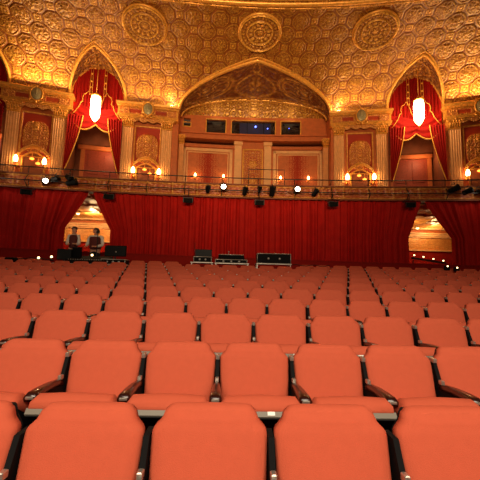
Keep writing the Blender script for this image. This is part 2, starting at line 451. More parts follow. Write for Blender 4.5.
# ledge and cornices of the niche
m = MB()
for z0, z1, o in ((9.12, 9.22, 1.2), (9.22, 9.42, 1.32), (9.42, 9.5, 1.22), (9.5, 9.56, 1.38)):
    arcbox(m, WA, -3.95, 3.95, z0, z1, o, 1.7)
struct(m.build('trim_7', M_TAN))
m = MB()
for a, b in ((-3.95, -.98), (.98, 3.95)):
    arcbox(m, WA, a, b, 8.70, 8.75, 1.40, 1.52)
struct(m.build('trim_8', M_TAN))

def framed_panel(c, hw, z0, z1, off, label, name, field, frame, bands, group, surf=None):
    base = WA.p(c, z0, off); t = thing(name, label, 'wall panel', base, WA.rz(c), group)
    H = z1-z0
    for i, (ins, w, d, mt) in enumerate(bands):
        f = MB(); a = hw-ins
        f.box(-a, a, -d, .02, H-ins-w, H-ins, bev=.015); f.box(-a, a, -d, .02, ins, ins+w, bev=.015)
        f.box(-a, -a+w, -d, .02, ins, H-ins, bev=.015); f.box(a-w, a, -d, .02, ins, H-ins, bev=.015)
        f.build('outer_frame' if i == 0 else 'inner_frame', mt, t)
    ins = bands[-1][0]+bands[-1][1]
    x = np.linspace(-hw+ins, hw-ins, int((hw-ins)*2/.025)); z = np.linspace(ins, H-ins, int((H-2*ins)/.025))
    X, Z = np.meshgrid(x, z); g, h, mt = surf(X, Z, hw-ins, H, ins)
    P = np.stack([X, -h, Z], -1); npgrid('field', P, g, mt, t)
    return t
def damask(X, Z, hw, H, ins):
    v = scroll(((X+.15) % .3)-.15, Z % .36, 3.2, .3); return v, .006*v, G_WALLP
def carved(X, Z, hw, H, ins):
    z = Z-H/2
    o = scroll(X, z, 1.6, 1.4); cr = np.exp(-((X/.25)**2+((Z-H*.72)/.22)**2)**2); cr2 = np.exp(-((X/.2)**2+((Z-H*.4)/.3)**2)**2)
    return np.clip(.1+.7*o+.6*cr+.6*cr2, 0, 1), .05*o+.07*cr+.07*cr2, G_RED
for sgn, nm in ((-1, 'left'), (1, 'right')):
    framed_panel(sgn*2.42, 1.38, 5.5, 8.66, 1.5, 'rust damask wall panel with cream frame, %s of the carved centre panel' % nm, 'damask_panel', None, None,
                 [(0, .17, .07, M_CREAM), (.22, .06, .09, M_CREAM)], 'damask panels in the wide niche', damask)
framed_panel(0, .58, 5.5, 8.72, 1.5, 'narrow carved red and gold panel in the middle of the wide niche', 'carved_panel', None, None, [(0, .07, .08, M_GOLD)], None, carved)
for sgn, nm in ((-1, 'left'), (1, 'right')):
    t = thing('niche_pier', 'plain cream pier on the %s of the carved centre panel' % nm, 'pier', WA.p(sgn*.8, 5.4, 1.5), WA.rz(sgn*.8), 'cream piers beside the carved panel')
    w = MB(); w.box(-.2, .2, -.12, .02, 0, 3.5, bev=.02); w.build('shaft', M_CREAM, t)
    w = MB(); w.box(-.25, .25, -.18, .02, 3.5, 3.72, bev=.03); w.build('cap', M_CREAM, t)

# pilasters
def make_pilaster(w=.5, h=3.52, cap=.5, label='', loc=(0, 0, 0), rz=0, name='fluted_pilaster', group=None):
    t = thing(name, label, 'pilaster', loc, rz, group)
    n = 84; fl = 5
    xs = np.linspace(-w/2, w/2, n); dep = .16+.0*xs
    k = np.abs(np.sin((xs/w+.5)*PI*fl)); d = .2-.055*k**.6; d[0] = d[-1] = 0
    zs = np.array([0, .06, .1, h-.12, h-.06, h]); scale = np.array([1.1, 1.1, 1, 1, 1, 1])
    P = np.zeros((len(zs), n, 3))
    for i, z in enumerate(zs):
        P[i, :, 0] = xs*scale[i]; P[i, :, 1] = -d*scale[i]; P[i, :, 2] = z
    npgrid('shaft', P, np.zeros((len(zs), n)), M_CREAM, t, smooth=False)
    c = MB()
    R = []
    for z, s_, dd in ((h, w*.5, .2), (h+.05, w*.54, .24), (h+.1, w*.5, .2), (h+cap*.5, w*.56, .26), (h+cap*.85, w*.7, .36), (h+cap*.86, w*.74, .4), (h+cap, w*.74, .4)):
        R.append([(-s_, 0, z), (-s_, -dd, z), (s_, -dd, z), (s_, 0, z)])
    c.rings(R, True, True); 
    for row, (zz, nn_, rr) in enumerate(((h+.14, 5, .055), (h+.27, 4, .06))):
        for j in range(nn_):
            x = -w*.5+w*(j+.5)/nn_
            c.tube([(x, -.22, zz-.05), (x, -.27, zz+.04), (x, -.33, zz+.1), (x, -.36, zz+.07)], [rr*.8, rr, rr*.8, rr*.4], 6)
    for sx in (-1, 1):
        pts = [(sx*(w*.62+.085*(1-q/11)*math.cos(q*.75)), -.36, h+cap*.72+.085*(1-q/11)*math.sin(q*.75)) for q in range(10)]
        c.tube(pts, .026, 6)
    c.ball((0, -.4, h+cap*.85), .05, 5)
    c.build('capital', M_GOLD, t)
    return t
pil = [(-11.42, ''), (-9.5, ''), (-6.4, ''), (-4.5, ''), (4.32, ''), (6.4, ''), (9.68, ''), (11.8, '')]
plab = ['fluted cream pilaster nearest the left edge of the photo', 'fluted cream pilaster just left of the left red arch', 'fluted cream pilaster just right of the left red arch',
        'fluted cream pilaster at the left side of the wide niche', 'fluted cream pilaster at the right side of the wide niche', 'fluted cream pilaster just left of the right red arch',
        'fluted cream pilaster just right of the right red arch', 'fluted cream pilaster past the photo\'s right edge']
p0 = None
for (u, _), lb in zip(pil, plab):
    if u > 11: continue
    if p0 is None: p0 = make_pilaster(label=lb, loc=WA.p(u, 5.3, 0), rz=WA.rz(u), group='tall pilasters of the rear wall')
    else: dup(p0, WA.p(u, 5.3, 0), WA.rz(u), lb)
q0 = make_pilaster(.26, 3.25, .42, 'slim column with gold capital inside the niche\'s left edge', WA.p(-3.8, 5.3, .9), WA.rz(-3.8), 'slim_column', 'slim columns inside the wide niche')
dup(q0, WA.p(3.8, 5.3, .9), WA.rz(3.8), 'slim column with gold capital inside the niche\'s right edge')

# entablatures with cartouches and crest panels, one per bay
BAYS = [(-10.45, 'far left bay'), (-5.43, 'bay between left arch and niche'), (5.36, 'bay between niche and right arch'), (10.7, 'far right bay')]
def make_bay(c, where):
    hw = 1.36
    t = thing('entablature', 'gilded entablature with red frieze, %s' % where, 'entablature', WA.p(c, 9.27, 0), WA.rz(c), 'entablatures above the pilasters')
    # profile swept across, with returns
    prof = [(0, .38), (.06, .38), (.07, .42), (.12, .42), (.14, .34), (.48, .34), (.5, .42), (.56, .46), (.6, .54), (.68, .56), (.74, .5), (.78, .2)]
    w = MB(); w.rings([[(-hw-d*.3, 0, z), (-hw-d*.3, -d, z), (hw+d*.3, -d, z), (hw+d*.3, 0, z)] for z, d in prof], True, True)
    for j in range(22):
        x = -hw+(j+.5)*2*hw/22; w.box(x-.03, x+.03, -.47, -.4, .49, .56)
    w.build('cornice', M_GOLD, t)
    x = np.linspace(-hw, hw, 170); z = np.linspace(.15, .48, 30); X, Z = np.meshgrid(x, z)
    pan = (np.abs(np.abs(X)-.62) < .26) & (np.abs(Z-.31) < .1)
    o = scroll(X, Z, 2.6, .4); g = np.where(pan, .0+.15*(o > .6), .4+.6*o); h = np.where(pan, 0, .02+.03*o)
    npgrid('frieze', np.stack([X, -.35-h, Z], -1), g, G_RED, t)
    # scalloped lambrequin under it
    x = np.linspace(-hw+.45, hw-.45, 120); z = np.linspace(0, 1, 16); X, Z = np.meshgrid(x, z)
    low = -.12-.1*np.abs(np.sin(X*PI/.46)); ZZ = low*Z; o = scroll(X, ZZ, 3, .2)
    npgrid('lambrequin', np.stack([X, -.30-.04*o, ZZ], -1), .4+.6*o, G_TAN, t)
    s = thing('cartouche', 'grey-green oval cartouche in gold scrolls on the entablature, %s' % where, 'cartouche', WA.p(c, 9.3, -.55), WA.rz(c), 'oval cartouches on the entablatures')
    b = MB(); b.ball((0, 0, .36), (.23, .08, .31), 10); b.build('oval_boss', M_SHIELD, s)
    b = MB(); b.ball((0, -.07, .40), (.05, .03, .13), 6); b.ball((0, -.07, .53), (.035, .03, .04), 5); b.ball((-.09, -.06, .34), (.03, .02, .12), 5); b.ball((.09, -.06, .34), (.03, .02, .12), 5); b.build('figure_relief', M_SHIELD, s)
    b = MB(); b.tube([(.25*math.cos(a), -.01, .36+.34*math.sin(a)) for a in np.linspace(0, 2*PI, 30)[:-1]], .045, 6, closed=True)
    for sx in (-1, 1):
        b.tube([(sx*.2, -.02, .1), (sx*.28, -.02, .0), (sx*.2, -.02, -.08), (sx*.1, -.02, -.02)], .035, 6)
        b.tube([(sx*.1, -.02, .66), (sx*.22, -.02, .7), (sx*.26, -.02, .6)], .03, 6)
    b.ball((0, -.02, .7), .06, 5); b.ball((0, -.02, -.04), .07, 5)
    b.build('scroll_frame', M_GOLD, s)
    # crest panel
    pz0, pz1, phw = 6.8, 8.98, .65
    q = thing('crest_panel', 'red panel with gold crest under arched pediment, %s' % where, 'wall panel', WA.p(c, pz0, -.02), WA.rz(c), 'crest panels between pilasters')
    H = pz1-pz0
    x = np.linspace(-phw, phw, 90); z = np.linspace(0, H, 120); X, Z = np.meshgrid(x, z)
    o = scroll(X, Z-.2, 1.7, 1.9)
    dome = (np.abs(X/.56)**3+np.abs((Z-1.0)/.78)**3)
    body = np.clip((1-dome)*5, 0, 1); head = np.exp(-((X/.16)**2+((Z-1.5)/.2)**2))
    arch = np.abs(Z-(.12+.42*np.cos(np.clip(X/.62, -1, 1)*PI/2))); ar = np.exp(-(arch/.055)**2)
    edge = np.clip(np.maximum(np.abs(X)-(phw-.07), np.abs(Z-H/2)-(H/2-.07))*60, 0, 1)
    g = np.clip(body*(.35+.55*o)+.7*head+edge+ar+.25*(o > .8)*(Z < .5), 0, 1)
    h = .04*body+.05*o*body+.08*head+.07*edge+.1*ar
    npgrid('crest_relief', np.stack([X, -h, Z], -1), g, G_RED, q)
    b = MB()
    b.tube([(x, -.12, .12+.42*math.cos(x/.66*PI/2)) for x in np.linspace(-.6, .6, 24)], .05, 6)
    b.tube([(x, -.18, .02+.42*math.cos(x/.66*PI/2)) for x in np.linspace(-.6, .6, 24)], .035, 6)
    for sx in (-1, 1): b.ball((sx*.58, -.12, .14), .07, 5)
    b.build('pediment', M_GOLD, q)
    # niche doorway below
    d = thing('niche_doorway', 'small dark doorway with arched head below the crest, %s' % where, 'doorway', WA.p(c, 5.3, -.03), WA.rz(c), 'arched doorways between pilasters')
    b = MB(); xs = np.linspace(-.42, .42, 14)
    top = [(x, 1.45+.25*math.cos(x/.42*PI/2)) for x in xs]
    b.rings([[(x, 0, 0), (x, 0, z), (x, .02, z), (x, .02, 0)] for x, z in top], True, True); b.build('dark_opening', M_REC, d)
    b = MB(); b.tube([(-.46, -.03, 0), (-.46, -.03, 1.42)]+[(x*1.1, -.03, z+.05) for x, z in top]+[(.46, -.03, 1.42), (.46, -.03, 0)], .045, 6); b.build('door_surround', M_GOLD, d)
    for k, (dx, dz) in enumerate(((-.06, 1.42), (.2, 1.22))):
        l = thing('amber_lamp', 'amber globe lamp, %s in the doorway, %s' % (('upper', 'lower')[k], where), 'lamp', WA.p(c+dx, 5.3+dz, -.12), WA.rz(c), 'amber lamps in the doorways')
        b = MB(); b.ball((0, 0, 0), (.1, .07, .06), 6); b.build('lamp_shade', E_AMBER, l)
        b = MB(); b.lathe([(.012, .06), (.012, .3)], n=6); b.build('stem', M_GOLD, l)
for c, w_ in BAYS: make_bay(c, w_)

# sconces
def point(loc, e, col, r=.1, name='lamp_light'):
    l = bpy.data.lights.new(name, 'POINT'); l.energy = e; l.color = col; l.shadow_soft_size = r
    o = bpy.data.objects.new(name, l); COL.objects.link(o); o.location = loc; return o
WARM = (1, .62, .26)
def make_sconce(loc, rz, label, group, s=1.0, em=E_BULB):
    t = thing('wall_sconce', label, 'wall light', loc, rz, group)
    b = MB(); b.lathe([(.05*s, .02), (.05*s, 0), (.03*s, -.02)], axis='y', n=10)
    b.tube([(0, 0, 0), (0, -.07*s, -.05*s), (0, -.14*s, -.03*s), (0, -.14*s, .03*s)], .014*s, 6); b.lathe([(.02*s, .02*s), (.05*s, .04*s), (.05*s, .05*s)], (0, -.14*s, 0), 8)
    b.build('bracket', M_GOLD, t)
    b = MB(); b.lathe([(.03*s, .05*s), (.055*s, .09*s), (.06*s, .16*s), (.035*s, .23*s), (.01*s, .26*s)], (0, -.14*s, 0), 10); b.build('shade', em, t)
    return t
sc = [(-11.1, 'farthest left, by the left edge'), (-9.95, 'just left of the left red arch'), (-6.02, 'just right of the left red arch'), (-4.78, 'left of the wide niche'),
      (4.7, 'right of the wide niche'), (5.98, 'just left of the right red arch'), (10.1, 'right of the right red arch')]
s0 = None
for u, lb in sc:
    lb = 'glowing cream wall sconce beside a pilaster, '+lb
    if s0 is None: s0 = make_sconce(WA.p(u, 6.36, -.06), WA.rz(u), lb, 'bright sconces between the pilasters', 1.6)
    else: dup(s0, WA.p(u, 6.36, -.06), WA.rz(u), lb)
    p = WA.p(u, 6.65, -.36); point(p, 7, WARM, .08)
s1 = None
for u, lb in ((-3.05, 'left one on the left damask panel'), (-1.55, 'right one on the left damask panel'), (1.5, 'left one on the right damask panel'), (2.98, 'right one on the right damask panel')):
    lb = 'small amber candle sconce, '+lb
    if s1 is None: s1 = make_sconce(WA.p(u, 6.9, 1.46), WA.rz(u), lb, 'candle sconces inside the wide niche', 1.0)
    else: dup(s1, WA.p(u, 6.9, 1.46), WA.rz(u), lb)
    point(WA.p(u, 7.15, 1.1), 1.6, WARM, .06)

# ------------------------------------------------------------------ arch drapery and lanterns
def make_drapes(c, where):
    base = WA.p(c, 5.3, 0); rz = WA.rz(c)
    t = thing('arch_drapery', 'scarlet swagged drapery with gold braid filling %s' % where, 'curtain', base, rz, 'red draperies in the arches')
    # gathered backing that fills the arch head
    zb = 3.45
    def top(x): return 4.75+SIDE_H*math.sqrt(max(0, 1-(x/1.2)**2))
    nx, nz = 130, 60
    X = np.linspace(-1.19, 1.19, nx); T = np.linspace(0, 1, nz)[:, None]
    Zt = np.array([top(x) for x in X]); Zl = 3.45+0*X
    Z = Zl*(1-T)+Zt*T
    Y = -.02-.035*np.sin(X*38)*np.ones_like(T)-.06*np.sin(X*11)*T
    npgrid('fabric_head', np.stack([X+0*T, Y, Z], -1), 0*Z, M_SWAG, t)
    # two swags
    for sx in (-1, 1):
        na, nb = 60, 30; A = np.linspace(0, 1, na)[None]; B = np.linspace(0, 1, nb)[:, None]
        x = sx*(.0+1.17*A); zt = 4.15+.35*A+0*B; sag = np.sin(PI*np.clip(A*.96+.02, 0, 1))
        zbm = 3.46-.5*sag+.25*A
        Zs = zt*(1-B)+zbm*B; Ys = -.14-.12*sag*B-.03*np.sin(B*22+A*3)
        npgrid('swag', np.stack([x+0*B, Ys+0*A, Zs], -1), 0*Zs, M_SWAG, t)
        tr = MB(); tr.tube([(sx*1.17*a, -.16-.12*math.sin(PI*min(1, a*.96+.02)), 3.46-.5*math.sin(PI*(a*.96+.02))+.25*a) for a in np.linspace(0, 1, 26)], .036, 6)
        tr.build('swag_braid', M_GOLDTRIM, t)
    # lambrequin line of gold braid and the cords
    tr = MB()
    for sx in (-1, 1):
        pts = [(.0, 4.15), (.2, 4.5), (.32, 4.95), (.42, 5.1), (.52, 4.95), (.62, 4.9), (.68, 4.7), (.64, 4.55), (.74, 4.45), (.8, 4.25), (.95, 4.0), (1.1, 3.8)]
        tr.tube([(sx*x, -.2, z) for x, z in pts], .018, 6)
        for x in (.27, .37): tr.tube([(sx*x, -.2, top(x)-.1), (sx*x, -.2, 4.9)], .013, 5)
        for z in (6.0, 5.6, 5.3): tr.ball((sx*.32, -.21, z), .045, 4)
    tr.build('gold_cord', M_GOLDTRIM, t)
    # side drapes pulled back to the jambs
    for sx in (-1, 1):
        na, nb = 60, 50; A = np.linspace(0, 1, na)[None]; B = np.linspace(0, 1, nb)[:, None]
        inner = (.56+.60*B**1.4); outer = 1.22+.02*B
        x = sx*(inner+(outer-inner)*A); Zd = 3.75-(3.75-1.0)*B+0*A
        Yd = -.3-.05*np.sin(A*34)*(1-.5*B)+0*B-.05*B
        npgrid('side_drape', np.stack([x, Yd, Zd], -1), 0*Zd, M_SWAG, t)
        tr = MB(); tr.tube([(sx*(.56+.60*b**1.4), -.33-.05*b, 3.75-2.75*b) for b in np.linspace(0, 1, 24)], .024, 6); tr.build('drape_braid', M_GOLDTRIM, t)
    return t
make_drapes(-7.9, 'the left arch')
make_drapes(8.0, 'the right arch')
make_drapes(-13.0, 'the arch cut by the photo\'s left edge')

def make_lantern(u, zc, label):
    off = -.75
    t = thing('hanging_lantern', label, 'lantern', WA.p(u, zc, off), 0, 'lanterns hanging in the red arches')
    b = MB(); b.lathe([(.02, 0), (.13, .14), (.22, .3), (.235, .5), (.235, 1.05), (.2, 1.22)], n=8, smooth=False); b.build('lantern_glass', E_LANT, t)
    b = MB(); b.lathe([(.22, 1.22), (.25, 1.24), (.2, 1.32), (.06, 1.42), (.02, 1.5)], n=8, smooth=False); b.lathe([(.03, .02), (.04, -.03), (.01, -.12)], n=8)
    b.build('crown', M_GOLD, t)
    b = MB(); b.tube([(0, 0, 1.45), (0, 0, 3.1)], .015, 6); b.build('chain', M_GOLD, t)
make_lantern(-7.85, 8.62, 'glowing pendant lantern hanging before the left red arch')
make_lantern(7.98, 8.88, 'glowing pendant lantern hanging before the right red arch')
for u in (-7.85, 7.98): point(WA.p(u, 9.4, -1.35), 130, (1, .62, .27), .25)

for u in (-13.0, -7.9, 8.0): point(WA.p(u+.5, 7.9, .8), 34, (1, .6, .28), .1, 'recess_light')
# ------------------------------------------------------------------ balcony
def fascia():
    us = np.arange(-12.6, 12.7, .05); zs = np.linspace(4.80, 5.30, 26); U, Z = np.meshgrid(us, zs)
    o = scroll(((U+.5) % 1.0)-.5, Z-4.78, 2.6, .9)
    band = np.maximum(np.exp(-((Z-4.84)/.02)**2), np.exp(-((Z-5.26)/.025)**2)); post = np.exp(-((((U+.0) % 1.0)-.5)/.04)**2)
    g = np.clip(.05+.55*o*(Z > 4.87)*(Z < 5.23)+band+.5*post, 0, 1); h = .04*o+.05*band+.05*post
    return npgrid('wall_balcony_front', BA.np(U, Z, -h), g, G_RED)
f = struct(fascia())
m = MB(); arcbox(m, BA, -12.6, 12.6, 4.75, 4.80, -.08, .3); arcbox(m, BA, -12.6, 12.6, 5.29, 5.34, -.1, .25); struct(m.build('trim_9', M_REC))
m = MB(); arcbox(m, BA, -13.5, 13.5, 4.83, 5.2, .02, 5.2); struct(m.build('floor_mezzanine', M_REC))
t = thing('balcony_rail', 'thin black pipe rail along the top of the balcony front', 'rail', BA.p(0, 5.46, .05))
bx = BA.p(0, 5.46, .05)
b = MB(); b.tube([tuple(Vector(BA.p(u, 5.6, -.02))-Vector(bx)) for u in np.arange(-12.4, 12.5, .6)], .022, 6); b.build('top_pipe', M_BLACK, t)
b = MB(); b.tube([tuple(Vector(BA.p(u, 5.0, -.3))-Vector(bx)) for u in np.arange(-12.4, 12.5, .6)], .022, 6); b.build('lighting_pipe', M_BLACK, t)
for u in np.arange(-12, 12.1, 1.5):
    b = MB(); b.tube([tuple(Vector(BA.p(u, z, o))-Vector(bx)) for z, o in ((5.6, -.02), (5.3, -.02), (5.0, -.3), (4.78, -.02))], .016, 5); b.build('rail_post', M_BLACK, t)
t = thing('barrier_frame', 'small extra pipe frame rising above the balcony rail at centre', 'rail', BA.p(.35, 5.32, .1), BA.rz(0))
b = MB(); b.tube([(-.75, 0, 0), (-.75, 0, .72), (.75, 0, .72), (.75, 0, 0)], .018, 6); b.build('pipe_loop', M_BLACK, t)

def make_flood(u, label, first=[None]):
    loc = BA.p(u, 4.52, -.32)
    if first[0] is None:
        t = thing('flood_light', label, 'stage light', loc, BA.rz(u), 'black floodlights hung under the balcony front')
        b = MB(); R = [[(-.17, -.02, -.1), (.17, -.02, -.1), (.17, -.02, .09), (-.17, -.02, .09)], [(-.13, .14, -.07), (.13, .14, -.07), (.13, .14, .07), (-.13, .14, .07)]]
        b.rings(R, True, True); b.build('housing', M_DARK, t)
        b = MB(); b.box(-.19, .19, -.05, -.03, .09, .11); b.box(-.19, -.17, -.12, -.02, -.1, .1); b.box(.17, .19, -.12, -.02, -.1, .1); b.build('barn_door', M_BLACK, t)
        b = MB(); b.tube([(-.2, .04, 0), (-.2, .04, .2), (.2, .04, .2), (.2, .04, 0)], .012, 5); b.tube([(0, .04, .2), (0, .04, .52)], .014, 5); b.build('yoke', M_BLACK, t)
        first[0] = t
    else: dup(first[0], loc, BA.rz(u), label)
for u, lb in ((-8.86, 'leftmost, near the left edge'), (-5.88, 'beside the left curtain opening'), (-2.82, 'third from the left'), (.04, 'below the central carved panel'), (3.0, 'third from the right'), (6.0, 'above and left of the right curtain opening')):
    make_flood(u, 'small black floodlight under the balcony front, '+lb)

def make_spot(u, z, ry, rx, label, lit, s=1.0):
    z -= .12; loc = BA.p(u, z, -.3)
    t = thing('spotlight', label, 'stage light', loc, BA.rz(u), 'stage spotlights clamped to the balcony rail')
    b = MB(); b.lathe([(.05, .2), (.09, .17), (.1, .02), (.11, -.14), (.115, -.15)], axis='y', n=12)
    R = Matrix.Scale(s, 4) @ Matrix.Rotation(ry, 4, 'Z') @ Matrix.Rotation(rx, 4, 'X'); b.xf(R); b.build('barrel', M_DARK, t)
    b = MB(); b.lathe([(.085, -.151), (.07, -.162), (.01, -.166)], axis='y', n=12); b.xf(R); b.build('lens', E_SPOT if lit else M_SCREEN, t)
    b = MB(); b.tube([(-.12*s, 0, 0), (-.12*s, 0, .16*s), (.12*s, 0, .16*s), (.12*s, 0, 0)], .012, 5); b.tube([(0, 0, .16*s), (0, .06, .24*s)], .02, 6); b.build('yoke', M_BLACK, t)
    if lit: point(BA.p(u, z, -.62), 10, (1, .82, .6), .1)
for a in ((-9.98, 5.28, .3, 0, 'lit spotlight cut by the photo\'s left edge', True, .9), (-8.28, 5.10, .5, 0, 'lit spotlight on the rail, left of the left arch', True, 1.05), (-7.92, 5.22, 1.2, -.3, 'unlit black spotlight right beside the lit one on the left', False, 1.0),
          (-7.42, 5.3, .9, .5, 'tilted black spotlight with upper lamp, below the left drapery', False, 1.0), (-7.3, 5.12, 1.4, -.2, 'lower black spotlight of the pair below the left drapery', False, 1.1),
          (-2.05, 5.15, .2, -.9, 'black spotlight left of the central left lit spotlight', False, .85), (-1.42, 5.22, 0, 0, 'brilliant lit spotlight left of centre on the balcony', True, 1.1),
          (-.55, 5.12, .3, -1.0, 'black spotlight midway between the two brilliant spotlights', False, .95), (.05, 5.2, .3, -1.1, 'small black spotlight below the carved centre panel', False, .7),
          (.56, 5.15, .2, -1.0, 'large black spotlight left of the right brilliant one', False, 1.15), (1.56, 5.2, 0, 0, 'brilliant lit spotlight right of centre on the balcony', True, 1.15),
          (2.3, 5.12, .5, -.6, 'black spotlight right of the right brilliant one', False, .95), (7.72, 5.3, 1.0, -.4, 'long black spotlight angled right, below the right arch', False, 1.15),
          (8.2, 5.2, .8, -.3, 'black spotlight second from the photo\'s right edge', False, 1.05), (8.62, 5.18, .3, 0, 'lit spotlight at the photo\'s right edge', True, .95)):
    make_spot(*a)

# ------------------------------------------------------------------ under-balcony: curtains and the space behind
def curtain(name, label, xl, xr, zt=4.84, zb=2.0, n=None, amp=.075, off=.12, seed=0):
    """xl, xr: functions of t (0 top .. 1 bottom)"""
    nz = 70; w0 = xr(0)-xl(0)
    n = int(w0/.022); A = np.linspace(0, 1, n)[None]; T = np.linspace(0, 1, nz)[:, None]
    L = np.array([xl(t) for t in T[:, 0]])[:, None]; R = np.array([xr(t) for t in T[:, 0]])[:, None]
    s = A*w0; U = xl(0)+s+(L-xl(0))*np.exp(-(s/1.1)**1.3)+(R-xr(0))*np.exp(-((w0-s)/1.1)**1.3)
    r = np.random.default_rng(seed); ph = r.uniform(0, 6.28, 6)
    warp = .12*np.sin(s*2.1+ph[0])+.07*np.sin(s*5.3+ph[1])
    f = np.sin((s+warp)*2*PI/.33+.25*np.sin(T*4+s)); f = np.sign(f)*np.abs(f)**.7
    off_ = off+amp*f*(.75+.35*T)+.04*np.sin(s*2.9+ph[3])*T+.02*np.sin(s*40)
    Z = zt-(zt-zb)*T+0*A
    base = BA.p(float((xl(1)+xr(1))/2), zb, off)
    P = BA.np(U, Z, off_)-np.array(base)
    t = thing(name, label, 'curtain', base, 0, 'crimson curtains under the balcony')
    npgrid('curtain_cloth', P, 0*Z, M_CURT, t)
    rod = MB(); rod.tube([tuple(Vector(BA.p(u, zt-.02, off+.02))-Vector(base)) for u in np.linspace(xl(0), xr(0), 20)], .02, 6); rod.build('curtain_rod', M_BLACK, t)
def sm(a, b, t): t = min(1, max(0, (t-a)/(b-a))); return t*t*(3-2*t)
def pull(t, a, b):      # from a at the top, bowing out to b by the tie at t=.55
    return a+(b-a)*min(1, (t/.55))**1.15
curtain('stage_curtain', 'crimson pleated curtain left of the left opening, by the two people', lambda t: -12.6, lambda t: pull(t, -6.75, -7.55), seed=1)
curtain('stage_curtain', 'wide crimson pleated curtain between the two lit openings', lambda t: pull(t, -6.65, -5.87), lambda t: pull(t, 6.62, 6.08), seed=2)
curtain('stage_curtain', 'crimson pleated curtain right of the right opening', lambda t: pull(t, 6.75, 7.72), lambda t: 12.6, seed=3)

# shell behind
FB = 19.2
m = MB(); m.add([(-20, -3, floor_z(-3)), (22, -3, floor_z(-3)), (22, 24, floor_z(24)), (-20, 24, floor_z(24))], [(0, 1, 2, 3)]); struct(m.build('floor', M_FLOOR))
m = MB(); m.box(-20, 22, FB, FB+.2, 1.8, 5.0); struct(m.build('wall_foyer', M_TAN))
m = MB(); m.box(-20, 22, FB-.12, FB, 1.8, 3.3); struct(m.build('wall_dado', M_PART))
us = np.arange(-14, 17, .04); zs = np.arange(3.38, 4.1, .04); X, Z = np.meshgrid(us, zs)
o = scroll(((X+.9) % 1.8)-.9, Z-3.5, 1.5, 1.1); struct(npgrid('wall_frieze', np.stack([X, FB-.04-.02*o, Z], -1), .55+.35*o, G_TAN))
m = MB()
for z0, z1, d in ((3.3, 3.38, .2), (4.1, 4.18, .12), (4.18, 4.3, .2), (4.3, 4.38, .3), (4.55, 4.65, .45)): m.box(-20, 22, FB-d, FB, z0, z1)
struct(m.build('trim_10', M_CREAM))
# soffit of the balcony with ribs running to the rear
us = np.arange(-13, 15.5, .05); ys = np.arange(13.4, FB+.1, .05); X, Y = np.meshgrid(us, ys)
rb = np.exp(-((((X+2.0*0) % .9)-.45)/.07)**2); rc = np.exp(-((((Y+.2) % 1.5)-.75)/.08)**2); o = scroll(((X) % .9)-.45, Y % 1.5, 2.0, .2)
Z = 4.79-.05*rb-.06*rc-.02*o-(Y-13.9)*.02
struct(npgrid('ceiling_balcony', np.stack([X, Y, Z], -1), np.clip(.2+rb*.8+rc*.8+.35*o, 0, 1), G_TAN))
m = MB(); m.box(-13.6, -13.4, 13.3, FB, 1.2, 13.2); struct(m.build('wall_left', M_TAN))
m = MB(); m.box(15.2, 15.4, 13.3, FB, 1.2, 13.2); struct(m.build('wall_right', M_TAN))
# low red partition behind the last seats
m = MB()
for z0, z1, a_, b_ in ((None, 0, -.4, -.3), (0, .04, -.43, -.27)):
    R = []
    for u in np.arange(-12.6, 12.7, .6):
        zt_ = 2.25-.011*u
        R.append([BA.p(u, 1.2 if z0 is None else zt_+z0, a_), BA.p(u, zt_+z1, a_), BA.p(u, zt_+z1, b_), BA.p(u, 1.2 if z0 is None else zt_+z0, b_)])
    m.rings(R, True, True)
struct(m.build('wall_partition', M_PART))
for (x, y, e) in ((-7.3, 17.5, 60), (-5.0, 18, 30), (9.4, 17.2, 60), (11.6, 18.2, 30), (-9.5, 17.5, 30)):
    point((x, y, 4.35), e*1.6, (1, .66, .3), .12)
ceil_l = None
for (x, y, lb) in ((-7.95, 17.2, 'left opening ceiling'), (-6.6, 18.6, 'left opening rear, by the second person'), (9.55, 17.0, 'right opening ceiling, upper'), (10.9, 18.7, 'right opening ceiling, rear')):
    lb = 'small glowing ceiling lamp seen through the '+lb
    if ceil_l is None:
        ceil_l = thing('ceiling_lamp', lb, 'ceiling light', (x, y, 4.62), 0, 'small lamps under the balcony')
        b = MB(); b.lathe([(.02, -.08), (.07, -.04), (.09, 0)], n=10); b.build('globe', E_DIM, ceil_l); b = MB(); b.lathe([(.1, 0), (.1, .03)], n=10); b.build('rim', M_GOLD, ceil_l)
    else: dup(ceil_l, (x, y, 4.62), 0, lb)
# row of small lamps on a black ledge in the right opening
t = thing('lamp_ledge', 'sloping black ledge across the foot of the right curtain opening', 'ledge', (7.3, 12.9, 2.3))
b = MB(); b.rings([[(x, 0, z-.07), (x, .07, z-.07), (x, .07, z), (x, 0, z)] for x, z in ((-.05, .2), (1.35, .02))], True, True); b.build('ledge_board', M_BLACK, t)
for x in (.0, 1.3):
    b = MB(); b.box(x, x+.03, .02, .05, -.9, .1-.1*x); b.build('ledge_leg', M_BLACK, t)
l0 = None
for i, (x, z) in enumerate(((7.35, 2.53), (7.72, 2.47), (8.12, 2.40), (8.52, 2.34))):
    lb = 'small lit footlight on the black ledge, %s from the left' % ('first', 'second', 'third', 'fourth')[i]
    if l0 is None:
        l0 = thing('footlight', lb, 'lamp', (x, 12.93, z), 0, 'footlights in the right opening')
        b = MB(); b.ball((0, -.03, .04), .032, 6); b.build('bulb', E_DIM, l0); b = MB(); b.lathe([(.04, 0), (.03, .03)], (0, -.02, 0), 8); b.build('socket', M_BLACK, l0)
    else: dup(l0, (x, 12.93, z), 0, lb)

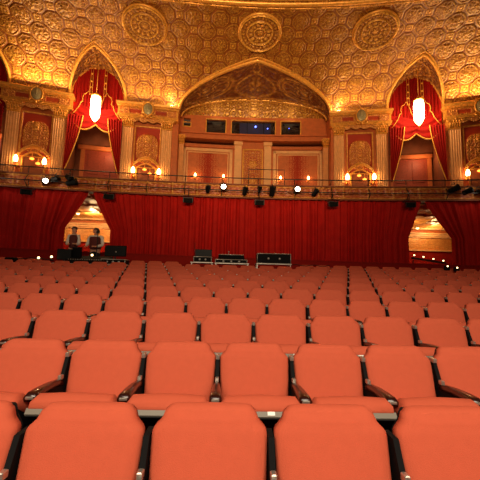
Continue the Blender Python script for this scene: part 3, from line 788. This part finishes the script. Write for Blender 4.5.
# ------------------------------------------------------------------ seats
PITCH, ROWP, D0 = .507, .92, 1.47
def seat_proto(label):
    t = thing('theatre_seat', label, 'seat', (0, 0, 0), 0, 'rows of orange-red theatre seats')
    # backrest: leaning rounded pad with cut shoulders
    prof = [(0, .198), (.05, .212), (.3, .224), (.55, .231), (.74, .236), (.82, .237), (.85, .235), (.875, .227), (.90, .214), (.925, .203), (.955, .197), (.985, .191), (1.0, .180)]
    zb, zt_ = .40, .885; lean = .15
    R = []
    def ring(t_, hw, th, k=1.0):
        z = zb+(zt_-zb)*t_; y = -.13+lean*t_+.05*t_*0
        pts = []
        for (a, b) in ((-1, .2), (-1, -.45), (-.93, -.8), (-.75, -.97), (-.4, -1.06), (0, -1.09), (.4, -1.06), (.75, -.97), (.93, -.8), (1, -.45), (1, .2), (.8, .6), (0, .72), (-.8, .6)):
            pts.append((a*hw*k, y+b*th, z))
        return pts
    for t_, hw in prof:
        th = .052 if t_ < .9 else (.05 if t_ < .96 else .042)
        R.append(ring(t_, hw, th))
    # rounded top
    for dz, k, th in ((.008, .97, .036), (.014, .9, .026), (.017, .8, .015), (.018, .6, .004)):
        p = ring(1.0, .180, th, k); R.append([(x, y, z+dz) for x, y, z in p])
    b = MB(); b.rings(R, True, True, True); o = b.build('backrest', M_SEAT, t)
    # back shell
    b = MB(); R = []
    for t_, hw in prof:
        z = zb+(zt_-zb)*t_-.01; y = -.13+lean*t_; h = hw*.97
        R.append([(-h, y+.035, z), (h, y+.035, z), (h*.9, y+.062, z), (-h*.9, y+.062, z)])
    b.rings(R, True, True); b.build('back_shell', M_DARK, t)
    # folded-up cushion (hinge low at back, front edge raised)
    ang = math.radians(35.5); c, s = math.cos(ang), math.sin(ang); hy, hz = -.165, .412
    def P(x, l, n_): return (x, hy-l*c+n_*s, hz+l*s+n_*c)
    R = []
    for l, hw, up, dn in ((0, .2, .04, 0), (.03, .222, .065, 0), (.15, .22, .08, 0), (.3, .222, .085, 0), (.37, .22, .085, -.02), (.41, .218, .072, -.02), (.435, .214, .05, -.02), (.445, .208, .02, -.018)):
        R.append([P(-hw, l, dn), P(-hw-.004, l, (up+dn)*.5), P(-hw*.9, l, up*.93), P(-hw*.45, l, up), P(0, l, up*1.04), P(hw*.45, l, up), P(hw*.9, l, up*.93), P(hw+.004, l, (up+dn)*.5), P(hw, l, dn)])
    b = MB(); b.rings(R, True, True, True); b.build('seat_cushion', M_SEAT, t)
    b = MB(); R = []
    for l, hw in ((0, .2), (.1, .225), (.4, .225), (.43, .222)):
        R.append([P(-hw, l, -.012), P(hw, l, -.012), P(hw*.96, l, -.055), P(-hw*.96, l, -.055)])
    b.rings(R, True, True); b.build('seat_pan', M_DARK, t)
    b = MB(); b.add([P(-.222, .438, -.016), P(.222, .438, -.016), P(.222, .438, -.046), P(-.222, .438, -.046), P(-.222, .425, -.016), P(.222, .425, -.016), P(.222, .425, -.052), P(-.222, .425, -.052)],
                    [(0, 3, 2, 1), (4, 5, 6, 7), (0, 1, 5, 4), (3, 7, 6, 2), (0, 4, 7, 3), (1, 2, 6, 5)]); b.build('pan_edge', M_PAN, t)
    b = MB(); e = [P(sx*.02+.05, .443, n_) for n_ in (-.022, -.040) for sx in (-1, 1)]; f_ = [(x, y+.004, z) for x, y, z in e]
    b.add(e+f_, [(0, 2, 3, 1), (4, 5, 7, 6), (0, 1, 5, 4), (2, 6, 7, 3)]); b.build('number_plate', M_PLATE, t)
    # standard (left side) with cap and armrest
    x0 = -PITCH/2
    b = MB(); b.rings([[(x0-.012, y0, z), (x0+.012, y0, z), (x0+.012, y1, z), (x0-.012, y1, z)] for z, y0, y1 in ((0, -.3, .0), (.08, -.2, -.02), (.36, -.22, -.04), (.58, -.36, -.03), (.655, -.36, -.02), (.66, -.12, .0), (.80, -.055, .03))], True, True)
    b.build('standard', M_DARK, t)
    b = MB(); b.box(x0-.013, x0+.013, -.06, .0, .80, .83, bev=.004); b.build('standard_cap', M_CHROME, t)
    b = MB(); R = []
    for y, w, zt2 in ((-.11, .016, .672), (-.16, .018, .686), (-.25, .023, .697), (-.36, .030, .702), (-.43, .034, .700), (-.455, .032, .690)):
        R.append([(x0-w, y, zt2-.035), (x0+w, y, zt2-.035), (x0+w*1.05, y, zt2-.012), (x0+w*.7, y, zt2), (x0-w*.7, y, zt2), (x0-w*1.05, y, zt2-.012)])
    b.rings(R, True, True, True); am = b.build('armrest', M_WOOD, t)
    b = MB(); b.box(x0-.012, x0+.012, -.14, -.105, .675, .705, bev=.004); b.build('armrest_hinge', M_CHROME, am)
    b = MB(); b.box(x0-.022, x0+.022, -.462, -.452, .668, .684, bev=.003); b.build('armrest_cap', M_CHROME, am)
    return t
ORD = ['', 'first', 'second', 'third', 'fourth', 'fifth', 'sixth', 'seventh', 'eighth', 'ninth', 'tenth', 'eleventh', 'twelfth', 'thirteenth', 'fourteenth', 'fifteenth', 'sixteenth', 'seventeenth', 'eighteenth', 'nineteenth', 'twentieth']
TENS = {2: 'twenty', 3: 'thirty', 4: 'forty'}
def ordinal(n):
    if n <= 20: return ORD[n]
    if n % 10 == 0: return {3: 'thirtieth', 4: 'fortieth'}[n//10]
    return TENS[n//10]+'-'+ORD[n % 10]
s0 = None; SEATS = []
for k in range(11):
    d = D0+ROWP*k
    pk = (PITCH, PITCH, .528)[k] if k < 3 else 204*(d-.13)/330/(k+2)        # chair widths grow a little towards the back
    zc = d*.994-.04                        # distance along the view
    xl, xr = (-240/330+.030)*zc-.02, (240/330+.030)*zc+.04
    g0 = (-.314, -.57, -.80)[k] if k < 3 else (146-229)/330*(d-.13)
    n0 = math.floor((xl-g0)/pk-.02)-2; n1 = math.ceil((xr-g0)/pk)+2
    vis = 0
    for n in range(n0, n1):
        x = g0+pk*(n+.5)
        out_l = x+.235 < xl; out_r = x-.235 > xr
        if k == 10 and -6.0 < x < -2.95: continue
        if k == 10 and -1.3 < x < 2.1: continue
        row = 'nearest row' if k == 0 else '%s row back' % ordinal(k+1)
        if out_l: lb = 'orange-red theatre seat just past the photo\'s left edge, %s' % row
        elif out_r: lb = 'orange-red theatre seat just past the photo\'s right edge, %s' % row
        else:
            vis += 1; lb = 'orange-red theatre seat, %s from the left in the %s' % (ordinal(vis), row)
        dx = random.uniform(-.006, .006)
        loc = (x+dx, d+random.uniform(-.006, .006), floor_z(d)+(.02 if k == 0 else 0)); rz = random.uniform(-.012, .012)
        if s0 is None: s0 = seat_proto(lb); s0.location = loc; s0.rotation_euler = (0, 0, rz)
            
        else: st = dup(s0, loc, rz, lb)
        SEATS.append((s0 if len(SEATS) == 0 else st, k, pk))
for o, k, pk in SEATS:
    o.scale = (pk/PITCH, 1, 1)
    if k == 0:
        for ch in list(o.children):
            if ch.name.startswith('standard_cap'): bpy.data.objects.remove(ch)

# ------------------------------------------------------------------ equipment
def case(t, x0, x1, y0, y1, z0, z1, name='case_body', handles=2):
    b = MB(); b.box(x0, x1, y0, y1, z0, z1, bev=.01); o = b.build(name, M_CASE, t)
    e = MB(); r = .012
    for z in (z0, z1):
        e.tube([(x0, y0, z), (x1, y0, z), (x1, y1, z), (x0, y1, z)], r, 4, closed=True)
    for x in (x0, x1):
        e.tube([(x, y0, z0), (x, y0, z1)], r, 4)
    e.build('edge_trim', M_ALU, o)
    for h in range(handles):
        x = x0+(x1-x0)*(h+1)/(handles+1); b = MB(); b.lathe([(.03, -.012), (.035, 0)], (x, y0-.005, (z0+z1)/2), 10, 'y'); b.build('latch', M_ALU, o)
    return o
def table(name, label, x0, x1, y0, y1, zt, grp='folding tables under the equipment'):
    cx = (x0+x1)/2; fz = floor_z((y0+y1)/2); t = thing(name, label, 'table', (cx, (y0+y1)/2, fz), 0, grp)
    hx, hy, H = (x1-x0)/2, (y1-y0)/2, zt-fz
    b = MB(); b.box(-hx, hx, -hy, hy, H-.035, H, bev=.008); b.build('tabletop', M_ALU, t)
    for sx in (-1, 1):
        for sy in (-1, 1):
            b = MB(); x, y = sx*(hx-.04), sy*(hy-.05); b.box(x-.015, x+.015, y-.015, y+.015, -sy*-1*.0+sy*hy*SLOPE, H-.035); b.build('leg', M_ALU, t)
    return t
# centre group
table('folding_table', 'light-topped table under the black monitor case left of centre', -1.2, -.5, 10.15, 10.75, 1.98)
t = thing('flight_case', 'square black flight case with a flat monitor on top, left of centre', 'equipment case', (-.83, 10.4, 1.98))
case(t, -.27, .27, -.2, .25, 0, .16)
b = MB(); b.box(-.25, .27, -.06, .0, .17, .40, bev=.01); b.build('monitor', M_SCREEN, t)
b = MB(); b.tube([(-.27, 0, .05), (-.27, 0, .62)], .008, 5); b.build('antenna', M_BLACK, t)
table('folding_table', 'light-topped table under the long mixing desk at centre', -.45, .6, 10.1, 10.8, 1.97)
t = thing('mixing_desk', 'long black mixing desk with raised lid on light table, centre', 'mixing desk', (.07, 10.4, 1.97))
o = case(t, -.5, .47, -.25, .1, 0, .1, 'desk_body', 3)
b = MB(); b.rings([[(-.44, .05, .1), (.42, .05, .1), (.42, .3, .1), (-.44, .3, .1)], [(-.42, .12, .27), (.38, .12, .27), (.38, .22, .27), (-.42, .22, .27)]], True, True); b.build('raised_lid', M_CASE, t)
b = MB(); b.tube([(-.42, .11, .275), (.38, .11, .275)], .012, 5); b.build('lid_trim', M_ALU, t)
b = MB(); b.tube([(-.1, .17, .26), (-.1, .17, .36)], .008, 5); b.ball((-.1, .17, .37), .025, 5); b.build('desk_lamp', M_ALU, t)
table('folding_table', 'table under the long black road case right of centre', .82, 1.93, 10.15, 10.7, 1.99)
t = thing('road_case', 'long black road case with pale edges and two round latches, right of centre', 'equipment case', (1.38, 10.4, 1.99))
case(t, -.52, .52, -.2, .22, 0, .3)
# cable on seats
b = MB(); b.tube([(1.95+.15*i, 10.3, 1.96+.02*math.sin(i*1.7)) for i in range(9)], .012, 5); o = b.build('cable', M_DARK); tag(o, 'black cable trailing right from the long road case', 'cable')

# left control position
table('folding_table', 'wide table under the left sound console, below the two people', -5.35, -3.15, 10.1, 10.75, 1.84)
t = thing('sound_console', 'long low black sound console between the monitors on the left', 'mixing desk', (-4.35, 10.4, 1.84))
b = MB(); R = [[(-.62, -.25, 0), (.62, -.25, 0), (.62, .3, 0), (-.62, .3, 0)], [(-.62, -.25, .1), (.62, -.25, .1), (.62, .3, .26), (-.62, .3, .26)]]; b.rings(R, True, True); cb = b.build('console_body', M_CASE, t)
b = MB()
for i in range(16): b.box(-.56+.07*i, -.535+.07*i, -.2, -.17, .1, .135)
b.build('fader', M_ALU, cb)
def monitor(loc, w, h, label, rz=0, logo=True, rim=True):
    t = thing('monitor', label, 'monitor', loc, rz, 'monitors at the left console')
    b = MB(); b.box(-w/2, w/2, 0, .06, .1, .1+h, bev=.012); b.build('screen_housing', M_CASE, t)
    b = MB(); b.box(-w/2+.02, w/2-.02, -.004, 0, .12, .08+h); b.build('screen', M_SCREEN, t)
    b = MB(); b.box(-.1, .1, -.06, .12, 0, .015); b.box(-.02, .02, .01, .05, 0, .12); b.build('stand', M_BLACK, t)
    if logo: b = MB(); b.lathe([(.025, -.008), (.025, 0)], (.02, 0, .1+h*.42), 10, 'y'); b.build('round_badge', M_ALU, t)
monitor((-3.55, 10.35, 1.99), .66, .34, 'wide black monitor with pale round badge, right end of the left console')
monitor((-5.08, 10.3, 1.84), .42, .34, 'grey-black monitor in front of the person in the dark waistcoat', .15, False)
monitor((-4.78, 10.45, 1.84), .3, .42, 'taller black screen just right of the grey-black monitor', -.1, False)
t = thing('equipment_box', 'black rack box under the wide monitor at the left console', 'equipment case', (-3.55, 10.42, 1.84)); case(t, -.36, .36, -.22, .22, 0, .15, handles=3)
for i, (x, z, lb) in enumerate(((-5.74, 2.0, 'small lit lamp on the seats left of the console'), (-5.36, 2.04, 'small lit lamp at the left end of the console table'), (-4.16, 2.12, 'small lit lamp on the console below the second person'))):
    t = thing('work_lamp', lb, 'lamp', (x, 10.12, z-.12), 0, 'small work lamps at the console')
    b = MB(); b.ball((0, 0, .1), .035, 5); b.build('bulb', E_DIM, t); b = MB(); b.lathe([(.04, 0), (.04, .02), (.012, .03), (.012, .08)], n=8); b.build('stem', M_BLACK, t)
b = MB(); b.box(-6.7, -6.42, 10.05, 10.25, 1.84, 1.97, bev=.02); o = b.build('small_case', M_CASE); tag(o, 'small dark box on the seats near the left edge', 'box')
b = MB(); b.tube([(-6.4, 10.2, 1.93), (-6.0, 10.2, 1.97), (-5.6, 10.18, 1.95), (-5.3, 10.15, 1.9)], .015, 5); o = b.build('cable', M_DARK); tag(o, 'black cable running left from the console along the seat tops', 'cable')
for i, (x, z, lb) in enumerate(((6.95, 2.14, 'left of the pair of small lit boxes by the right curtain'), (7.26, 2.1, 'right of the pair of small lit boxes by the right curtain'))):
    t = thing('lamp_box', lb, 'lamp', (x, 10.3, z-.13), 0, 'small lit boxes at far right')
    b = MB(); b.box(-.07, .07, 0, .12, -.1, .07, bev=.02); b.build('box_body', M_DARK, t); b = MB(); b.ball((-.02, -.01, .04), .024, 5); b.build('bulb', E_DIM, t)
# platform for the operators
t = thing('operator_riser', 'low black riser hidden behind the left console', 'platform', (-4.9, 11.35, floor_z(11.35)))
b = MB(); b.box(-.9, .9, -.45, .5, -.05, .22, bev=.01); b.build('deck', M_DARK, t)
t = thing('music_stand', 'thin black stand rising in front of the person in white sleeves', 'stand', (-4.36, 10.95, floor_z(10.95)))
b = MB(); b.tube([(0, 0, .05), (0, 0, 1.78)], .015, 6); b.build('pole', M_BLACK, t)
b = MB(); b.box(-.05, .05, -.03, .03, 1.74, 1.84, bev=.01); b.build('clip', M_BLACK, t)
for a in range(3):
    b = MB(); b.tube([(0, 0, .2), (.25*math.cos(a*2.1+.5), .25*math.sin(a*2.1+.5), .26*math.sin(a*2.1+.5)*SLOPE)], .012, 5); b.build('leg', M_BLACK, t)

# ------------------------------------------------------------------ people
def skin_obj(name, chains, material, parent, sub=2, root=0):
    verts, edges, rad = [], [], []
    idx = {}
    for ch in chains:
        prev = None
        for p, r in ch:
            key = tuple(round(c, 4) for c in p)
            if key not in idx: idx[key] = len(verts); verts.append(p); rad.append(r)
            i = idx[key]
            if prev is not None and prev != i: edges.append((prev, i))
            prev = i
    me = bpy.data.meshes.new(name); me.from_pydata(verts, edges, [])
    me.materials.append(material)
    o = bpy.data.objects.new(name, me); COL.objects.link(o); o.parent = parent
    s = o.modifiers.new('skin', 'SKIN'); s.use_smooth_shade = True
    for i, r in enumerate(rad):
        rr = r if isinstance(r, tuple) else (r, r)
        me.skin_vertices[0].data[i].radius = rr; me.skin_vertices[0].data[i].use_root = (i == root)
    u = o.modifiers.new('sub', 'SUBSURF'); u.levels = sub; u.render_levels = sub
    return o
def person(loc, rz, label, h=1.72, vest=M_VEST, lh=(0, 0, 0), rh=(0, 0, 0), wide=1.0, hair=True, tilt=0.):
    t = thing('person', label, 'person', loc, rz); k = h/1.72
    def v(x, y, z): return (x*k, y*k, z*k)
    pel = v(0, 0, .93); w = wide
    sh = {s: v(s*.165*w, 0, 1.41) for s in (-1, 1)}
    el = {s: v(s*.215*w, -.06, 1.13) for s in (-1, 1)}
    ha = {-1: v(-.13+lh[0], -.30+lh[1], 1.10+lh[2]), 1: v(.13+rh[0], -.30+rh[1], 1.10+rh[2])}
    hip = {s: v(s*.095, 0, .86) for s in (-1, 1)}; kn = {s: v(s*.11, -.02, .48) for s in (-1, 1)}; an = {s: v(s*.12, .02, .08) for s in (-1, 1)}; toe = {s: v(s*.13, -.15, .04) for s in (-1, 1)}
    neck = v(0, -.01, 1.47); hd0 = v(0, -.02, 1.54); hd1 = v(tilt, -.03, 1.61); hd2 = v(tilt, -.02, 1.67)
    ch = [[(pel, (.15*w, .11)), (v(0, 0, 1.12), (.135*w, .1)), (v(0, 0, 1.3), (.16*w, .11)), (v(0, 0, 1.4), (.12*w, .09)), (neck, .055), (hd0, (.066, .075)), (hd1, (.078, .09)), (hd2, (.07, .08))]]
    for s in (-1, 1):
        ch.append([(v(0, 0, 1.4), (.12*w, .09)), (sh[s], .062), (el[s], .043), (ha[s], .027)])
        ch.append([(pel, (.15*w, .11)), (hip[s], .088), (kn[s], .058), (an[s], .038), (toe[s], .034)])
    for s in (-1, 1):
        hx, hy, hz = ha[s]
        palm = (hx-s*.02, hy-.05, hz+.005); ch.append([(ha[s], .027), (palm, (.034, .017))])
        for j, L in enumerate((.055, .065, .06, .045)):
            bx_ = palm[0]+(-.026+.0175*j); ch.append([(palm, (.034, .017)), ((bx_, palm[1]-.03, palm[2]), .009), ((bx_, palm[1]-.03-L*.6, palm[2]-.008), .008), ((bx_, palm[1]-.03-L, palm[2]-.028), .007)])
        ch.append([(palm, (.034, .017)), ((palm[0]-s*.035, palm[1]-.01, palm[2]+.008), .01), ((palm[0]-s*.045, palm[1]-.04, palm[2]), .008)])
    body = skin_obj('body', ch, M_SKIN, t)
    # face
    f = MB(); f.ball(v(tilt, -.115, 1.605), (.011, .018, .018), 5); f.build('nose', M_SKIN, t)
    for s in (-1, 1):
        f = MB(); f.ball(v(tilt+s*.03, -.1, 1.625), (.011, .008, .007), 5); f.build('eye', M_DARK, t)
        f = MB(); f.ball(v(tilt+s*.078, -.02, 1.61), (.01, .02, .03), 5); f.build('ear', M_SKIN, t)
    f = MB(); f.ball(v(tilt, -.1, 1.57), (.024, .008, .006), 5); f.build('mouth', M_VEST, t)
    if hair:
        f = MB(); f.ball(v(tilt, .015, 1.66), (.09*k, .1*k, .075*k), 8); f.ball(v(tilt, .05, 1.6), (.08*k, .06*k, .09*k), 8); f.build('hair', M_HAIR, t)
    # shirt with sleeves, waistcoat, trousers, shoes
    e = .014
    cs = [[(v(0, 0, .98), (.155*w, .118)), (v(0, 0, 1.12), (.15*w, .115)), (v(0, 0, 1.3), (.172*w, .124)), (v(0, 0, 1.4), (.13*w, .102)), (v(0, -.005, 1.45), .064)]]
    for s in (-1, 1):
        fr = .8; cu = tuple(el[s][i]+(ha[s][i]-el[s][i])*fr for i in range(3))
        cs.append([(v(0, 0, 1.4), (.13*w, .102)), (sh[s], .068), (el[s], .055), (cu, .042)])
    skin_obj('shirt', cs, M_WHITE, t)
    skin_obj('waistcoat', [[(v(0, -.01, .94), (.18*w, .15)), (v(0, -.012, 1.12), (.172*w, .145)), (v(0, -.012, 1.30), (.185*w, .152)), (v(0, -.008, 1.39), (.15*w, .132)), (v(0, -.004, 1.43), (.09*w, .09))]]+[[(v(0, -.008, 1.39), (.15*w, .132)), (v(q*.13*w, -.004, 1.42), .082)] for q in (-1, 1)], vest, t)
    tr = [[(v(0, 0, 1.0), (.16*w, .122)), (v(0, 0, .92), (.16*w, .12))]]
    for s in (-1, 1): tr.append([(v(0, 0, .92), (.16*w, .12)), (hip[s], .1), (kn[s], .075), (v(s*.12, .02, .1), .06)])
    skin_obj('trousers', tr, M_TROUS, t)
    for s in (-1, 1):
        f = MB(); f.ball(v(s*.13, -.07, .045), (.048*k, .14*k, .045*k), 6); f.build('shoe', M_DARK, t)
    return t
pz = floor_z(11.35)+.22
person((-5.27, 11.25, pz), .25, 'standing person in a dark waistcoat over white shirt, looking down at their hands', 1.72, wide=.86, tilt=.0, lh=(.03, .0, .0), rh=(-.03, 0, .02))
person((-4.55, 11.3, pz), -.1, 'standing stout person with wide white sleeves and maroon waistcoat, on the right', 1.70, wide=1.3, lh=(-.02, -.02, -.04), rh=(.02, -.02, -.04), tilt=-.02)

# ------------------------------------------------------------------ light
def area(loc, target, size, e, col, sy=None, name='stage_light', spread=180):
    l = bpy.data.lights.new(name, 'AREA'); l.energy = e; l.color = col; l.size = size; l.spread = math.radians(spread)
    if sy: l.shape = 'RECTANGLE'; l.size_y = sy
    o = bpy.data.objects.new(name, l); COL.objects.link(o); o.location = loc
    o.rotation_euler = (Vector(target)-Vector(loc)).to_track_quat('-Z', 'Y').to_euler(); return o
area((0, -2.4, 5.0), (0, 3.0, .6), 7, 270, (1, .84, .64), 2.5, spread=120)
area((0, -3, 5), (0, 15, 11.2), 6, 380, (1, .66, .32), 2, spread=66)
# cove uplights on top of the entablatures
for u in (-10.4, -5.4, 5.35, 10.7):
    p = WA.p(u, 10.2, -.35); q = WA.p(u, 12.6, -2.2); area(p, q, 2.2, 110 if abs(u) > 8 else 42, (1, .68, .28), .12, 'cove_and_fill_light')
for u in (-4.3, 4.3): point(WA.p(u, 10.3, -.4), 25, (1, .72, .34), .08, 'cove_and_fill_light')
for u in (-2, 0, 2): point(WA.p(u, 10.7, 1.3), 7, (1, .72, .36), .5, 'cove_and_fill_light')  # unseen soft fill points added inside the shell to brighten its gilding
w = bpy.data.worlds.new('hall'); SC.world = w; w.use_nodes = True
w.node_tree.nodes['Background'].inputs[0].default_value = (1, .5, .26, 1); w.node_tree.nodes['Background'].inputs[1].default_value = .07

# ------------------------------------------------------------------ camera
f = 330.; pitch = math.atan(36/f); yaw = math.atan(10/f); roll = math.radians(1.4)
F = Vector((math.sin(yaw)*math.cos(pitch), math.cos(yaw)*math.cos(pitch), math.sin(pitch)))
Rr = Vector((math.cos(yaw), -math.sin(yaw), 0)); Uu = Rr.cross(F)
R2 = Rr*math.cos(roll)+Uu*math.sin(roll); U2 = -Rr*math.sin(roll)+Uu*math.cos(roll)
cam = bpy.data.cameras.new('camera'); co = bpy.data.objects.new('camera', cam); COL.objects.link(co)
cam.sensor_width = 36; cam.sensor_fit = 'HORIZONTAL'; cam.lens = 36*f/480; cam.clip_start = .02
Mx = Matrix((R2, U2, -F)).transposed().to_4x4(); Mx.translation = Vector((0, 0, 1.58)); co.matrix_world = Mx
SC.camera = co
SC.view_settings.view_transform = 'Standard'; SC.view_settings.look = 'None'; SC.view_settings.gamma = 1
SC.view_settings.use_curve_mapping = False; SC.view_settings.exposure = 0
